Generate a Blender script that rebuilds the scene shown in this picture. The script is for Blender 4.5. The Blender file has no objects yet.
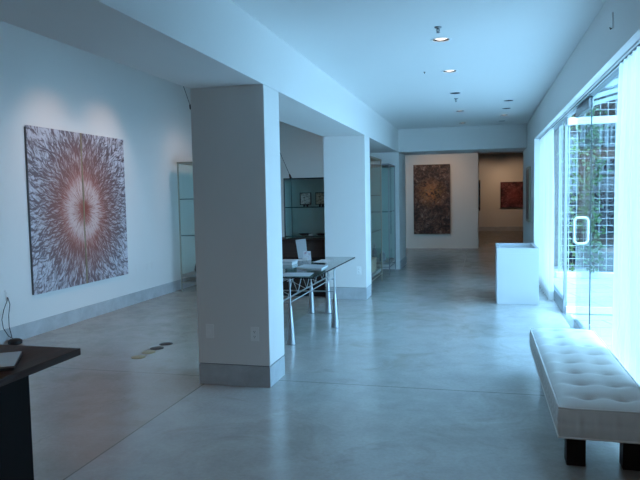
import bpy, bmesh, math, random
from mathutils import Vector, Matrix
random.seed(7)
S = bpy.context.scene
COL = S.collection
PI = math.pi

# ------------------------------------------------------------------ camera
YAW, PITCH, ROLL, FPX, HCAM = 0.2517964, 0.0681357, -0.0184514, 631.23, 1.6
_f = Vector((-math.sin(YAW)*math.cos(PITCH), math.cos(YAW)*math.cos(PITCH), -math.sin(PITCH)))
_r = Vector((math.cos(YAW), math.sin(YAW), 0)); _u = _r.cross(_f)
CR = math.cos(ROLL)*_r + math.sin(ROLL)*_u
CU = -math.sin(ROLL)*_r + math.cos(ROLL)*_u
cam = bpy.data.objects.new('camera', bpy.data.cameras.new('camera')); COL.objects.link(cam)
m = Matrix.Identity(4)
for i in range(3):
    m[i][0], m[i][1], m[i][2] = CR[i], CU[i], -_f[i]
m.translation = (0, 0, HCAM)
cam.matrix_world = m
cam.data.sensor_width = 36; cam.data.lens = FPX/640*36; cam.data.clip_start = .05; cam.data.clip_end = 300
S.camera = cam

def at(px, py, ax, c):
    """the point seen at a pixel on the plane ax = c"""
    w = CR*((px-320)/FPX) + CU*(-(py-240)/FPX) + _f
    i = 'XYZ'.index(ax)
    t = (c-(HCAM if i == 2 else 0))/w[i]
    return w*t + Vector((0, 0, HCAM))

# ------------------------------------------------------------------ materials
class NT:
    def __init__(s, name):
        s.m = bpy.data.materials.new(name); s.m.use_nodes = True
        s.t = s.m.node_tree; s.t.nodes.clear()
        s.out = s.n('ShaderNodeOutputMaterial')
    def n(s, typ, **kw):
        nd = s.t.nodes.new(typ)
        for k, v in kw.items():
            if k.startswith('i_'):
                s.put(nd.inputs[k[2:].replace('_', ' ')], v)
            else: setattr(nd, k, v)
        return nd
    def put(s, sock, v):
        if isinstance(v, bpy.types.NodeSocket): s.t.links.new(v, sock)
        elif isinstance(v, (tuple, list)):
            sock.default_value = (tuple(v)+(1,))[:len(sock.default_value)] if len(v) < len(sock.default_value) else tuple(v)
        else: sock.default_value = v
    def math(s, op, a, b=0.0, clamp=False):
        nd = s.t.nodes.new('ShaderNodeMath'); nd.operation = op; nd.use_clamp = clamp
        s.put(nd.inputs[0], a); s.put(nd.inputs[1], b); return nd.outputs[0]
    def mix(s, f, a, b, typ='MIX'):
        nd = s.t.nodes.new('ShaderNodeMix'); nd.data_type = 'RGBA'; nd.blend_type = typ
        s.put(nd.inputs['Factor'], f); s.put(nd.inputs[6], a); s.put(nd.inputs[7], b); return nd.outputs[2]
    def noise(s, vec, scale, detail=4, rough=.55, dist=0.0):
        nd = s.n('ShaderNodeTexNoise'); nd.inputs['Scale'].default_value = scale
        nd.inputs['Detail'].default_value = detail; nd.inputs['Roughness'].default_value = rough
        nd.inputs['Distortion'].default_value = dist
        if vec is not None: s.put(nd.inputs['Vector'], vec)
        return nd.outputs['Fac']
    def ramp(s, f, stops, interp='LINEAR'):
        nd = s.n('ShaderNodeValToRGB'); e = nd.color_ramp.elements; nd.color_ramp.interpolation = interp
        while len(e) < len(stops): e.new(.5)
        for el, (p, c) in zip(e, stops):
            el.position = p; el.color = tuple(c)+(1,) if isinstance(c, (tuple, list)) else (c, c, c, 1)
        s.put(nd.inputs[0], f); return nd.outputs[0]
    def obj(s): return s.n('ShaderNodeTexCoord').outputs['Object']
    def xyz(s, v):
        nd = s.n('ShaderNodeSeparateXYZ'); s.put(nd.inputs[0], v); return nd.outputs
    def comb(s, x, y, z):
        nd = s.n('ShaderNodeCombineXYZ')
        for i, q in enumerate((x, y, z)): s.put(nd.inputs[i], q)
        return nd.outputs[0]
    def bump(s, h, strength=.2, dist=.01):
        nd = s.n('ShaderNodeBump'); nd.inputs['Strength'].default_value = strength; nd.inputs['Distance'].default_value = dist
        s.put(nd.inputs['Height'], h); return nd.outputs[0]
    def pbr(s, color, rough=.5, metal=0.0, spec=.5, normal=None, **kw):
        b = s.n('ShaderNodeBsdfPrincipled')
        s.put(b.inputs['Base Color'], color); s.put(b.inputs['Roughness'], rough); s.put(b.inputs['Metallic'], metal)
        b.inputs['Specular IOR Level'].default_value = spec
        if normal is not None: s.put(b.inputs['Normal'], normal)
        for k, v in kw.items(): s.put(b.inputs[k.replace('_', ' ')], v)
        s.t.links.new(b.outputs[0], s.out.inputs[0]); return s.m

def plain(name, c, rough=.5, metal=0.0, spec=.5, var=.06, scale=8, bump=0.0):
    k = NT(name); o = k.obj(); f = k.noise(o, scale)
    lo = tuple(max(0, x*(1-var)) for x in c); hi = tuple(min(1, x*(1+var)) for x in c)
    nm = k.bump(k.noise(o, scale*12), bump, .004) if bump else None
    return k.pbr(k.mix(f, lo, hi), rough, metal, spec, nm)

def glass(name, tint, refl=1.0, rough=0.0):
    k = NT(name)
    tr = k.n('ShaderNodeBsdfTransparent'); f = k.noise(k.obj(), .7, 2)
    k.put(tr.inputs[0], k.mix(f, tuple(x*.985 for x in tint), tint))
    gl = k.n('ShaderNodeBsdfGlossy'); gl.inputs['Roughness'].default_value = rough
    fa = k.n('ShaderNodeLayerWeight').outputs['Facing']
    fr = k.math('ADD', .012, k.math('MULTIPLY', k.math('POWER', fa, 5), .42))
    mx = k.n('ShaderNodeMixShader'); k.put(mx.inputs[0], k.math('MULTIPLY', fr, refl, True))
    k.t.links.new(tr.outputs[0], mx.inputs[1]); k.t.links.new(gl.outputs[0], mx.inputs[2])
    k.t.links.new(mx.outputs[0], k.out.inputs[0]); return k.m

def emit(name, c, st):
    k = NT(name); e = k.n('ShaderNodeEmission'); k.put(e.inputs[0], c); e.inputs[1].default_value = st
    k.t.links.new(e.outputs[0], k.out.inputs[0]); return k.m

def mat_floor():
    k = NT('polished_concrete'); o = k.obj(); x, y, z = k.xyz(o)
    big = k.noise(o, .55, 5, .6, .4); mid = k.noise(o, 3.5, 6, .65, .6); fine = k.noise(o, 38, 4, .6)
    c = k.ramp(big, [(.3, (.32, .305, .28)), (.5, (.40, .395, .385)), (.72, (.47, .47, .465))])
    c = k.mix(k.ramp(mid, [(.35, .0), (.7, .55)]), c, (.53, .52, .505))
    c = k.mix(k.ramp(k.noise(o, 1.6, 6, .7, 1.2), [(.52, .0), (.72, .5)]), c, (.27, .235, .195))
    c = k.mix(k.ramp(fine, [(.35, .2), (.6, .0)]), c, (.28, .26, .24))
    # left of the joint, warm lamp light is painted in as a browner tint
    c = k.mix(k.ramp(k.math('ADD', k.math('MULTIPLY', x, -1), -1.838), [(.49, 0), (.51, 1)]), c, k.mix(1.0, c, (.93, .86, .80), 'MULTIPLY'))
    # saw-cut joints
    wob = k.math('MULTIPLY', k.math('SUBTRACT', k.noise(o, 6, 3), .5), .006)
    def line(co, pos, w):
        d = k.math('ABSOLUTE', k.math('ADD', k.math('SUBTRACT', co, pos), wob))
        return k.math('LESS_THAN', d, w)
    near = k.math('LESS_THAN', y, 5.185)
    j = k.math('MULTIPLY', line(x, -2.338, .0065), near)
    j = k.math('MAXIMUM', j, line(y, 5.18, .006))
    j = k.math('MAXIMUM', j, k.math('MULTIPLY', line(x, -.40, .008), k.math('GREATER_THAN', y, 13.4)))
    j = k.math('MAXIMUM', j, k.math('MULTIPLY', line(y, 13.62, .008), 1.0))
    # a hairline crack
    cr = k.math('MULTIPLY', line(k.math('ADD', x, k.math('MULTIPLY', k.noise(o, 2.3, 4), .5)), -2.62, .0028),
                k.math('MULTIPLY', k.math('GREATER_THAN', y, 3.2), k.math('LESS_THAN', y, 4.9)))
    c = k.mix(k.math('MULTIPLY', cr, .22), c, (.12, .10, .09))
    c = k.mix(k.math('MULTIPLY', j, .75), c, (.16, .14, .13))
    r = k.ramp(mid, [(.3, .19), (.75, .27)])
    nm = k.bump(k.noise(o, 1.4, 3), .05, .02)
    return k.pbr(c, r, 0, 1.0, nm)

def mat_paint(name, c, bump=.04):
    k = NT(name); o = k.obj()
    f = k.noise(o, 1.1, 5, .6); nm = k.bump(k.noise(o, 90, 3), bump, .003)
    return k.pbr(k.mix(f, tuple(x*.96 for x in c), c), .62, 0, .3, nm)

def mat_concrete(name, c):
    k = NT(name); o = k.obj()
    col = k.mix(k.ramp(k.noise(o, 4, 7, .7, .5), [(.3, 0), (.75, 1)]), tuple(x*.78 for x in c), tuple(min(1, x*1.12) for x in c))
    return k.pbr(col, .6, 0, .35, k.bump(k.noise(o, 45, 4), .12, .004))

def mat_wood(name, a, b, axis=1, rough=.4):
    k = NT(name); o = k.obj(); x, y, z = k.xyz(o)
    s = [14, 14, 14]; s[axis] = 1.0
    v = k.comb(k.math('MULTIPLY', x, s[0]), k.math('MULTIPLY', y, s[1]), k.math('MULTIPLY', z, s[2]))
    f = k.noise(v, 2.2, 6, .65, .8)
    return k.pbr(k.ramp(f, [(.3, a), (.7, b)]), rough, 0, .25, k.bump(f, .08, .003))

def mat_burst():
    """white ground with fine red-brown hairs radiating from a ring"""
    k = NT('starburst_canvas'); o = k.obj(); x, y, z = k.xyz(o)
    v = k.math('SUBTRACT', z, .99)
    wv = k.math('MULTIPLY', k.math('SUBTRACT', k.noise(o, 5, 4), .5), .16)
    r0 = k.math('SQRT', k.math('ADD', k.math('POWER', y, 2), k.math('POWER', k.math('MULTIPLY', v, .93), 2)))
    r = k.math('ADD', r0, wv)
    a = k.math('ADD', k.math('ARCTAN2', v, y), k.math('MULTIPLY', k.math('SUBTRACT', k.noise(o, 8, 3), .5), .10))
    ca, sa = k.math('COSINE', a), k.math('SINE', a)
    def hairs(n, rs, tw):
        aa = k.math('ADD', a, k.math('MULTIPLY', r0, tw))
        vec = k.comb(k.math('MULTIPLY', k.math('COSINE', aa), n), k.math('MULTIPLY', k.math('SINE', aa), n), k.math('MULTIPLY', r0, rs))
        return k.noise(vec, 1.0, 2, .6, .25)
    h = k.math('MINIMUM', hairs(34, 7.0, .40), hairs(31, 6.5, -.45))
    h = k.math('ADD', k.math('MULTIPLY', h, .75), k.math('MULTIPLY', hairs(48, 9.0, .05), .30))
    dens = k.ramp(k.math('MULTIPLY', r, .6), [(.0, .74), (.06, .60), (.13, .48), (.19, .47), (.26, .56), (.34, .59), (.45, .57), (.56, .55), (.66, .53), (.80, .51), (.95, .45)])
    # hair where noise is below a threshold that follows the density
    lo = k.math('SUBTRACT', dens, .10)
    hair = k.math('SUBTRACT', 1.0, k.math('DIVIDE', k.math('SUBTRACT', h, lo), .12, True), True)
    ground = k.ramp(r, [(.0, (.36, .17, .15)), (.14, (.58, .40, .36)), (.28, (.66, .50, .48)), (.45, (.50, .30, .27)), (.60, (.54, .42, .41)), (.8, (.56, .50, .53)), (1.0, (.60, .585, .65))])
    ink = k.ramp(r, [(.0, (.26, .055, .035)), (.35, (.36, .105, .075)), (.5, (.21, .06, .05)), (.75, (.15, .05, .048)), (1.05, (.09, .045, .055))])
    c = k.mix(k.math('MULTIPLY', hair, .86), ground, ink)
    return k.pbr(c, .45, 0, .4)

def mat_dark_art():
    k = NT('dark_mottled_canvas'); o = k.obj(); x, y, z = k.xyz(o)
    n1 = k.noise(o, 6, 6, .8, .8); n2 = k.noise(o, 11, 4, .75, .8)
    c = k.ramp(n1, [(.36, (.008, .007, .007)), (.47, (.05, .028, .022)), (.56, (.13, .065, .045)), (.66, (.36, .26, .20))])
    c = k.mix(k.ramp(n2, [(.55, 0), (.68, .7)]), c, (.26, .20, .17))
    d = k.math('SQRT', k.math('ADD', k.math('POWER', k.math('ADD', x, .02), 2), k.math('POWER', k.math('SUBTRACT', z, 1.22), 2)))
    g = k.math('MULTIPLY', k.ramp(d, [(.0, 1), (.5, 0)]), k.ramp(n2, [(.42, 0), (.54, 1)]))
    c = k.mix(g, c, k.mix(k.noise(o, 3.2, 2), (.16, .18, .04), (.80, .22, .08)))
    return k.pbr(c, .4, 0, .4)

def mat_red_art():
    k = NT('dark_red_canvas'); o = k.obj(); x, y, z = k.xyz(o)
    n = k.noise(o, 7, 6, .8, .8)
    d = k.math('SQRT', k.math('ADD', k.math('POWER', x, 2), k.math('POWER', k.math('SUBTRACT', z, .5), 2)))
    c = k.ramp(n, [(.38, (.02, .008, .009)), (.5, (.10, .025, .026)), (.66, (.34, .13, .12))])
    c = k.mix(k.ramp(d, [(.05, .5), (.5, 0)]), c, (.34, .07, .06))
    return k.pbr(c, .4, 0, .4)

def mat_fabric(name, c, scale=220):
    k = NT(name); o = k.obj(); x, y, z = k.xyz(o)
    w = k.noise(o, scale, 2)
    return k.pbr(k.mix(k.noise(o, 3, 4), tuple(q*.93 for q in c), c), .88, 0, .2, k.bump(w, .25, .002), Sheen_Weight=.15)

def mat_curtain():
    k = NT('sheer_white_curtain'); o = k.obj(); x, y, z = k.xyz(o)
    weave = k.noise(k.comb(k.math('MULTIPLY', x, 60), k.math('MULTIPLY', y, 60), k.math('MULTIPLY', z, 6)), 3, 2)
    col = k.mix(weave, (.86, .82, .79), (.93, .88, .85))
    d = k.n('ShaderNodeBsdfDiffuse'); k.put(d.inputs[0], col)
    t = k.n('ShaderNodeBsdfTranslucent'); k.put(t.inputs[0], col)
    m1 = k.n('ShaderNodeMixShader'); m1.inputs[0].default_value = .55
    k.t.links.new(d.outputs[0], m1.inputs[1]); k.t.links.new(t.outputs[0], m1.inputs[2])
    tr = k.n('ShaderNodeBsdfTransparent'); m2 = k.n('ShaderNodeMixShader'); m2.inputs[0].default_value = .10
    k.t.links.new(m1.outputs[0], m2.inputs[1]); k.t.links.new(tr.outputs[0], m2.inputs[2])
    k.t.links.new(m2.outputs[0], k.out.inputs[0]); return k.m

def mat_brick(name, a, b, mort):
    k = NT(name); o = k.obj(); x, y, z = k.xyz(o)
    br = k.n('ShaderNodeTexBrick'); k.put(br.inputs['Vector'], k.comb(k.math('ADD', x, y), z, 0))
    k.put(br.inputs['Color1'], a); k.put(br.inputs['Color2'], b); k.put(br.inputs['Mortar'], mort)
    br.inputs['Scale'].default_value = 8.2; br.inputs['Mortar Size'].default_value = .012
    return k.pbr(br.outputs['Color'], .8, 0, .2)

def mat_pavers():
    k = NT('pale_pavers'); o = k.obj(); x, y, z = k.xyz(o)
    br = k.n('ShaderNodeTexBrick'); k.put(br.inputs['Vector'], k.comb(k.math('ADD', x, k.math('MULTIPLY', y, .25)), k.math('SUBTRACT', y, k.math('MULTIPLY', x, .25)), 0))
    k.put(br.inputs['Color1'], (.36, .36, .35)); k.put(br.inputs['Color2'], (.42, .415, .405)); k.put(br.inputs['Mortar'], (.2, .2, .195))
    br.inputs['Scale'].default_value = .55; br.inputs['Mortar Size'].default_value = .008
    c = k.mix(k.ramp(k.noise(o, 3, 5), [(.4, .3), (.7, 0)]), br.outputs['Color'], (.3, .3, .29))
    return k.pbr(c, .7, 0, .3)

def mat_leaf(name, a, b):
    k = NT(name); o = k.obj(); c = k.mix(k.noise(o, 5, 3), a, b)
    return k.pbr(c, .5, 0, .4)

M = {}
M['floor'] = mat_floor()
M['white'] = mat_paint('white_wall_paint', (.80, .79, .775))
M['ceil'] = mat_paint('white_ceiling_paint', (.84, .84, .83), .02)
M['far'] = mat_paint('far_room_paint', (.74, .70, .64))
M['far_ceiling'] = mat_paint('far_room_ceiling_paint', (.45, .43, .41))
M['base'] = mat_concrete('grey_plinth', (.51, .53, .55))
M['shadow_gap'] = plain('dark_reveal', (.20, .21, .22), .7)
M['plastic'] = plain('ivory_plastic', (.88, .88, .87), .35, var=.02)
M['slot'] = plain('dark_slot', (.03, .03, .03), .5)
M['burst'] = mat_burst(); M['dark_art'] = mat_dark_art(); M['red_art'] = mat_red_art()
M['gold'] = plain('dull_brass_strip', (.34, .27, .17), .5, .3)
M['edge_dark'] = plain('dark_canvas_edge', (.12, .12, .13), .6)
M['edge_tan'] = plain('raw_canvas_edge', (.45, .38, .28), .8)
M['desk'] = mat_wood('dark_walnut', (.022, .012, .009), (.055, .028, .021), 1, .6)
M['deskleg'] = plain('black_laminate', (.007, .007, .007), .7, spec=.15)
M['wenge'] = mat_wood('black_stained_wood', (.006, .005, .005), (.014, .011, .009), 2, .55)
M['side'] = mat_wood('dark_sideboard_wood', (.022, .014, .012), (.045, .028, .022), 0, .5)
M['silver'] = plain('silver_laptop_shell', (.26, .27, .28), .32, .7, var=.02)
M['dark_metal'] = plain('dark_grey_metal', (.09, .10, .11), .4, .8)
M['alu'] = plain('brushed_aluminium', (.40, .42, .44), .38, .9, var=.04, scale=40)
M['alu_dark'] = plain('anodised_frame', (.34, .36, .38), .38, .8, var=.04)
M['white_metal'] = plain('white_powder_coat', (.82, .83, .84), .35, var=.02)
M['steel'] = plain('polished_steel', (.85, .86, .87), .12, 1.0, var=.02)
M['glass'] = glass('window_glass', (.95, .98, .985))
M['caseglass'] = glass('case_glass', (.965, .985, .978), .7)
M['tabletop'] = glass('green_float_glass', (.62, .82, .80), 3.2)
M['glass_edge'] = plain('dark_green_glass_edge', (.006, .014, .017), .4, spec=.2)
M['shelf_edge'] = plain('shelf_glass_edge', (.02, .05, .055), .2)
M['teal'] = plain('teal_back_panel', (.34, .46, .44), .35, var=.08, scale=3)
M['platform'] = plain('grey_case_platform', (.36, .36, .35), .35)
M['postgold'] = plain('champagne_post', (.40, .37, .30), .4, .7)
M['bench'] = mat_fabric('ivory_upholstery', (.68, .68, .66)); M['piping'] = mat_fabric('ivory_piping', (.74, .74, .72))
M['button'] = mat_fabric('ivory_button', (.50, .49, .45))
M['curtain'] = mat_curtain()
M['plinth'] = mat_paint('white_plinth_paint', (.56, .57, .58))
M['paper'] = plain('white_paper', (.62, .63, .64), .6, var=.02)
M['card'] = plain('pale_card', (.46, .52, .56), .5, var=.02)
M['brass'] = plain('worn_brass', (.40, .33, .18), .35, .6, var=.15, scale=30)
M['dkplate'] = plain('dark_bronze', (.045, .035, .03), .5, .4)
M['rubber'] = plain('black_rubber', (.012, .012, .013), .6)
M['lampdark'] = plain('black_baffle', (.02, .022, .025), .5)
M['reflector'] = plain('lamp_reflector', (.55, .56, .57), .25, .8)
M['lamp_white'] = emit('lamp_white', (1, .93, .86), 1.6)
M['lamp_warm'] = emit('lamp_warm', (1, .68, .42), 1.0)
M['lamp_off'] = plain('unlit_lamp', (.07, .07, .08), .3)
M['pave'] = mat_pavers()
M['kerb'] = mat_concrete('white_kerb', (.72, .72, .70))
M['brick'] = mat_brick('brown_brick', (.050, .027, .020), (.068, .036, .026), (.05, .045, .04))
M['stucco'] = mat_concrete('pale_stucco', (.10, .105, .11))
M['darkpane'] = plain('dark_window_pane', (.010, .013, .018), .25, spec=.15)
M['lightpane'] = plain('pale_window_blind', (.20, .225, .25), .4)
M['frame_paint'] = plain('pale_window_frame', (.17, .185, .20), .5)
M['wire'] = plain('galvanised_wire', (.55, .56, .57), .5, .1)
M['leaf'] = mat_leaf('vine_leaf', (.02, .06, .018), (.06, .15, .03))
M['leaf2'] = mat_leaf('light_leaf', (.07, .13, .03), (.17, .22, .06))
M['leaf3'] = mat_leaf('tree_leaf', (.05, .13, .05), (.13, .24, .09))
M['bark'] = plain('brown_bark', (.10, .065, .045), .9)
M['soil'] = plain('brown_soil', (.10, .06, .04), .95, var=.3)
M['roofglass'] = glass('canopy_glass', (.90, .96, .97), .35)

# ------------------------------------------------------------------ mesh helpers
class MB:
    def __init__(s): s.bm = bmesh.new()
    def box(s, a, b, bev=0.0, seg=2):
        a, b = Vector(a), Vector(b)
        lo = Vector([min(a[i], b[i]) for i in range(3)]); hi = Vector([max(a[i], b[i]) for i in range(3)])
        t = bmesh.new(); bmesh.ops.create_cube(t, size=1)
        for v in t.verts: v.co = Vector([lo[i]+(v.co[i]+.5)*(hi[i]-lo[i]) for i in range(3)])
        if bev: bmesh.ops.bevel(t, geom=t.edges[:], offset=bev, segments=seg, affect='EDGES', profile=.5)
        return s.add(t)
    def add(s, t, mat=None):
        if mat is not None: bmesh.ops.transform(t, matrix=mat, verts=t.verts[:])
        me = bpy.data.meshes.new('t'); t.to_mesh(me); t.free(); s.bm.from_mesh(me); bpy.data.meshes.remove(me); return s
    def tube(s, pts, r, n=10, closed=False, r2=None):
        pts = [Vector(p) for p in pts]; N = len(pts); rings = []
        up = None
        for i, p in enumerate(pts):
            if closed: d = pts[(i+1) % N]-pts[i-1]
            else: d = pts[min(i+1, N-1)]-pts[max(i-1, 0)]
            d.normalize()
            if up is None: up = d.orthogonal().normalized()
            else: up = (up-d*up.dot(d)).normalized()
            w = d.cross(up); rr = r if r2 is None else r+(r2-r)*i/max(1, N-1)
            rings.append([s.bm.verts.new(p+(up*math.cos(2*PI*k/n)+w*math.sin(2*PI*k/n))*rr) for k in range(n)])
        for i in range(N if closed else N-1):
            A, B = rings[i], rings[(i+1) % N]
            for k in range(n): s.bm.faces.new((A[k], A[(k+1) % n], B[(k+1) % n], B[k]))
        if not closed: s.bm.faces.new(rings[0][::-1]); s.bm.faces.new(rings[-1])
        return s
    def lathe(s, prof, c, n=24, cap=True):
        c = Vector(c); rings = []
        for r, z in prof: rings.append([s.bm.verts.new(c+Vector((r*math.cos(2*PI*k/n), r*math.sin(2*PI*k/n), z))) for k in range(n)])
        for A, B in zip(rings, rings[1:]):
            for k in range(n): s.bm.faces.new((A[k], A[(k+1) % n], B[(k+1) % n], B[k]))
        if cap: s.bm.faces.new(rings[0][::-1]); s.bm.faces.new(rings[-1])
        return s
    def prism(s, poly, h, bev=0.0):
        """closed polygon of 3D points extruded by vector h"""
        t = bmesh.new(); h = Vector(h)
        A = [t.verts.new(p) for p in poly]; B = [t.verts.new(Vector(p)+h) for p in poly]; n = len(A)
        t.faces.new(A[::-1]); t.faces.new(B)
        for i in range(n): t.faces.new((A[i], A[(i+1) % n], B[(i+1) % n], B[i]))
        bmesh.ops.recalc_face_normals(t, faces=t.faces[:])
        if bev: bmesh.ops.bevel(t, geom=t.edges[:], offset=bev, segments=2, affect='EDGES', profile=.5)
        return s.add(t)
    def leaf(s, p, d, n, ln, w):
        d = d.normalized(); n = n.normalized(); sd = d.cross(n).normalized()
        v = [p, p+d*ln*.4+sd*w*.5+n*.12*ln, p+d*ln, p+d*ln*.4-sd*w*.5+n*.12*ln]
        v = [s.bm.verts.new(q) for q in v]; s.bm.faces.new((v[0], v[1], v[2])); s.bm.faces.new((v[0], v[2], v[3])); return s
    def build(s, name, mat, parent=None, smooth=False, fix=True):
        bm = s.bm
        if fix: bmesh.ops.recalc_face_normals(bm, faces=bm.faces[:])
        root = parent
        while root is not None and root.parent is not None: root = root.parent
        if root is not None: off = root.location.copy()
        else:
            xs = [v.co for v in bm.verts]
            off = Vector(((min(v.x for v in xs)+max(v.x for v in xs))/2, (min(v.y for v in xs)+max(v.y for v in xs))/2, min(v.z for v in xs)))
        bmesh.ops.translate(bm, vec=-off, verts=bm.verts[:])
        me = bpy.data.meshes.new(name); bm.to_mesh(me); bm.free()
        me.materials.append(M[mat] if isinstance(mat, str) else mat)
        o = bpy.data.objects.new(name, me); COL.objects.link(o)
        if parent is not None: o.parent = parent
        else: o.location = off
        if smooth:
            for p in me.polygons: p.use_smooth = True
            if smooth != 'all':
                try: me.set_sharp_from_angle(angle=math.radians(38))
                except Exception: pass
        return o

def tag(o, label=None, cat=None, group=None, kind=None):
    if label: o['label'] = label
    if cat: o['category'] = cat
    if group: o['group'] = group
    if kind: o['kind'] = kind
    return o
def thing(name, loc, label, cat, group=None, kind=None):
    o = bpy.data.objects.new(name, None); COL.objects.link(o); o.location = loc; o.empty_display_size = .1
    return tag(o, label, cat, group, kind)
def box(name, a, b, mat, parent=None, bev=0.0): return MB().box(a, b, bev).build(name, mat, parent)
def struct(name, label, cat, a, b, mat): return tag(box(name, a, b, mat), label, cat, kind='structure')
def dup(root, loc, label, group=None):
    r = root.copy(); COL.objects.link(r); r.location = loc; r['label'] = label
    if group: r['group'] = group
    for ch in list(root.children):
        c = ch.copy(); COL.objects.link(c); c.parent = r
        for g in ch.children:
            q = g.copy(); COL.objects.link(q); q.parent = c
    return r

# ------------------------------------------------------------------ setting
XR, XL, XW, XE = -1.729, -2.381, -5.213, .891      # beam right/left faces, left wall, right wall
ZB, ZC, BB = 2.529, 3.009, .177
Y3, Y4 = 13.625, 14.82
YB = -3.2                                          # wall behind the camera
ZL = 3.75                                          # left room ceiling
XG = 1.07                                          # glazing plane

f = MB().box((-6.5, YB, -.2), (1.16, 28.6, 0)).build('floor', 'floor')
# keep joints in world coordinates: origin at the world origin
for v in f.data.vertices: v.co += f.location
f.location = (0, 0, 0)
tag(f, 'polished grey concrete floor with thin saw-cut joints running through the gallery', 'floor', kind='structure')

# downlight positions
LL = [(-.36, 5.955, 'white'), (-.355, 7.48, 'white'), (-.362, 9.107, 'off'), (-.36, 11.08, 'warm'), (-.37, 12.95, 'warm')]
LR = [(.392, 10.13, 'off'), (.394, 11.04, 'off'), (.386, 11.95, 'warm'), (.378, 12.91, 'off')]
cl = box('ceiling', (XR+.001, YB, ZC), (XE-.001, Y3, ZC+.25), 'ceil')
cut = MB()
for x, y, k in LL+LR: cut.lathe([(.078, ZC-.1), (.078, ZC+.13)], (x, y, 0), 28)
co = cut.build('cutter', 'ceil')
md = cl.modifiers.new('b', 'BOOLEAN'); md.operation = 'DIFFERENCE'; md.object = co; md.solver = 'EXACT'
bpy.context.view_layer.update()
me = bpy.data.meshes.new_from_object(cl.evaluated_get(bpy.context.evaluated_depsgraph_get()))
cl.modifiers.clear(); cl.data = me; bpy.data.objects.remove(co)
tag(cl, 'smooth white ceiling of the corridor with two rows of recessed lights', 'ceiling', kind='structure')

struct('ceiling_left', 'high ceiling of the side gallery beyond the pillars', 'ceiling', (XW-.2, YB, ZL), (XL, Y3, ZL+.2), 'ceil')
struct('beam', 'long white boxed beam resting on the row of pillars', 'beam', (XL, YB, ZB), (XR, Y3, ZL+.2), 'white')
struct('wall_left', 'long white left wall carrying the red starburst painting', 'wall', (XW-.2, YB, 0), (XW, Y3, ZL), 'white')
struct('baseboard_left', 'grey concrete baseboard along the left wall', 'baseboard', (XW, YB, 0), (XW+.014, Y3, BB), 'base')
struct('wall_back', 'white wall behind the viewpoint closing the gallery', 'wall', (XW-.2, YB-.2, 0), (1.3, YB, ZL+.2), 'white')
# end wall with wide opening
struct('wall_end', 'white end wall behind the tall glass vitrines', 'wall', (XW-.2, Y3, 0), (XR, Y4, ZL+.2), 'white')
struct('baseboard_end', 'grey baseboard on the jamb left of the far opening', 'baseboard', (XR, Y3, 0), (XR+.012, Y4, BB), 'base')
struct('wall_lintel', 'white lintel wall above the wide opening to the far room', 'wall', (XR, Y3, ZB), (XE, Y4, ZL), 'white')
# right wall: pier, header
struct('wall_right', 'white right wall pier between the window and the far opening', 'wall', (XE, 11.75, 0), (1.15, Y4, ZC+.25), 'white')
struct('baseboard_right', 'grey baseboard on the right wall pier', 'baseboard', (XE-.012, 11.75, 0), (XE, Y4, BB), 'base')
struct('wall_header', 'white header wall running above the window wall', 'wall', (XE, YB, 2.545), (.95, 11.75, ZC+.25), 'white')
struct('trim_1', 'grey soffit pocket above the glass behind the curtain track', 'trim', (.95, YB, 2.62), (1.105, 11.75, ZC+.25), 'white')
struct('wall_corner', 'white right wall beside the viewpoint, before the window wall begins', 'wall', (XE+.06, YB, 0), (1.3, 4.2, 2.6195), 'white')
# far room
struct('ceiling_far', 'dim ceiling of the far room', 'ceiling', (-6.5, Y4, 3.3), (4.5, 28.6, 3.5), 'far_ceiling')
struct('wall_far', 'beige lit far wall with a grey baseboard and the red painting', 'wall', (-6.5, 28.2, 0), (4.5, 28.6, 3.3), 'far')
struct('baseboard_far', 'dark grey baseboard along the far wall', 'baseboard', (-6.5, 28.17, 0), (4.5, 28.2, .18), 'base')
struct('wall_far_left', 'left side wall of the far room', 'wall', (-6.7, Y4, 0), (-6.5, 28.6, 3.5), 'far')
struct('wall_far_right', 'right side wall of the far room', 'wall', (4.5, Y4, 0), (4.7, 28.6, 3.5), 'far')
struct('wall_far_front', 'front wall of the far room right of the opening', 'wall', (1.3, Y4-.2, 0), (4.7, Y4, 3.5), 'far')
struct('floor_far', 'concrete floor of the far room right of the opening', 'floor', (1.161, Y4, -.2), (4.5, 28.6, 0), 'floor')
pw = tag(box('wall_partition', (-3.6, 19.12, 0), (-.105, 22.0, 3.3), 'far'), 'beige partition wall carrying the tall dark painting', 'wall', kind='structure')

def pillar(y0, y1, label):
    o = MB().box((XL, y0, BB+.008), (XR, y1, ZB-.001), .004).build('pillar', 'white')
    tag(o, label, 'pillar', kind='structure')
    MB().box((XL+.012, y0+.012, BB-.001), (XR-.012, y1-.012, BB+.009)).build('shadow_gap', 'shadow_gap', o)
    MB().box((XL, y0, 0), (XR, y1, BB), .003).build('plinth', 'base', o)
    return o
pillar(4.956, 5.361, 'nearest thick white pillar with two outlets and a grey plinth')
pillar(9.56, 9.998, 'second white pillar standing beyond the glass table')

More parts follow.
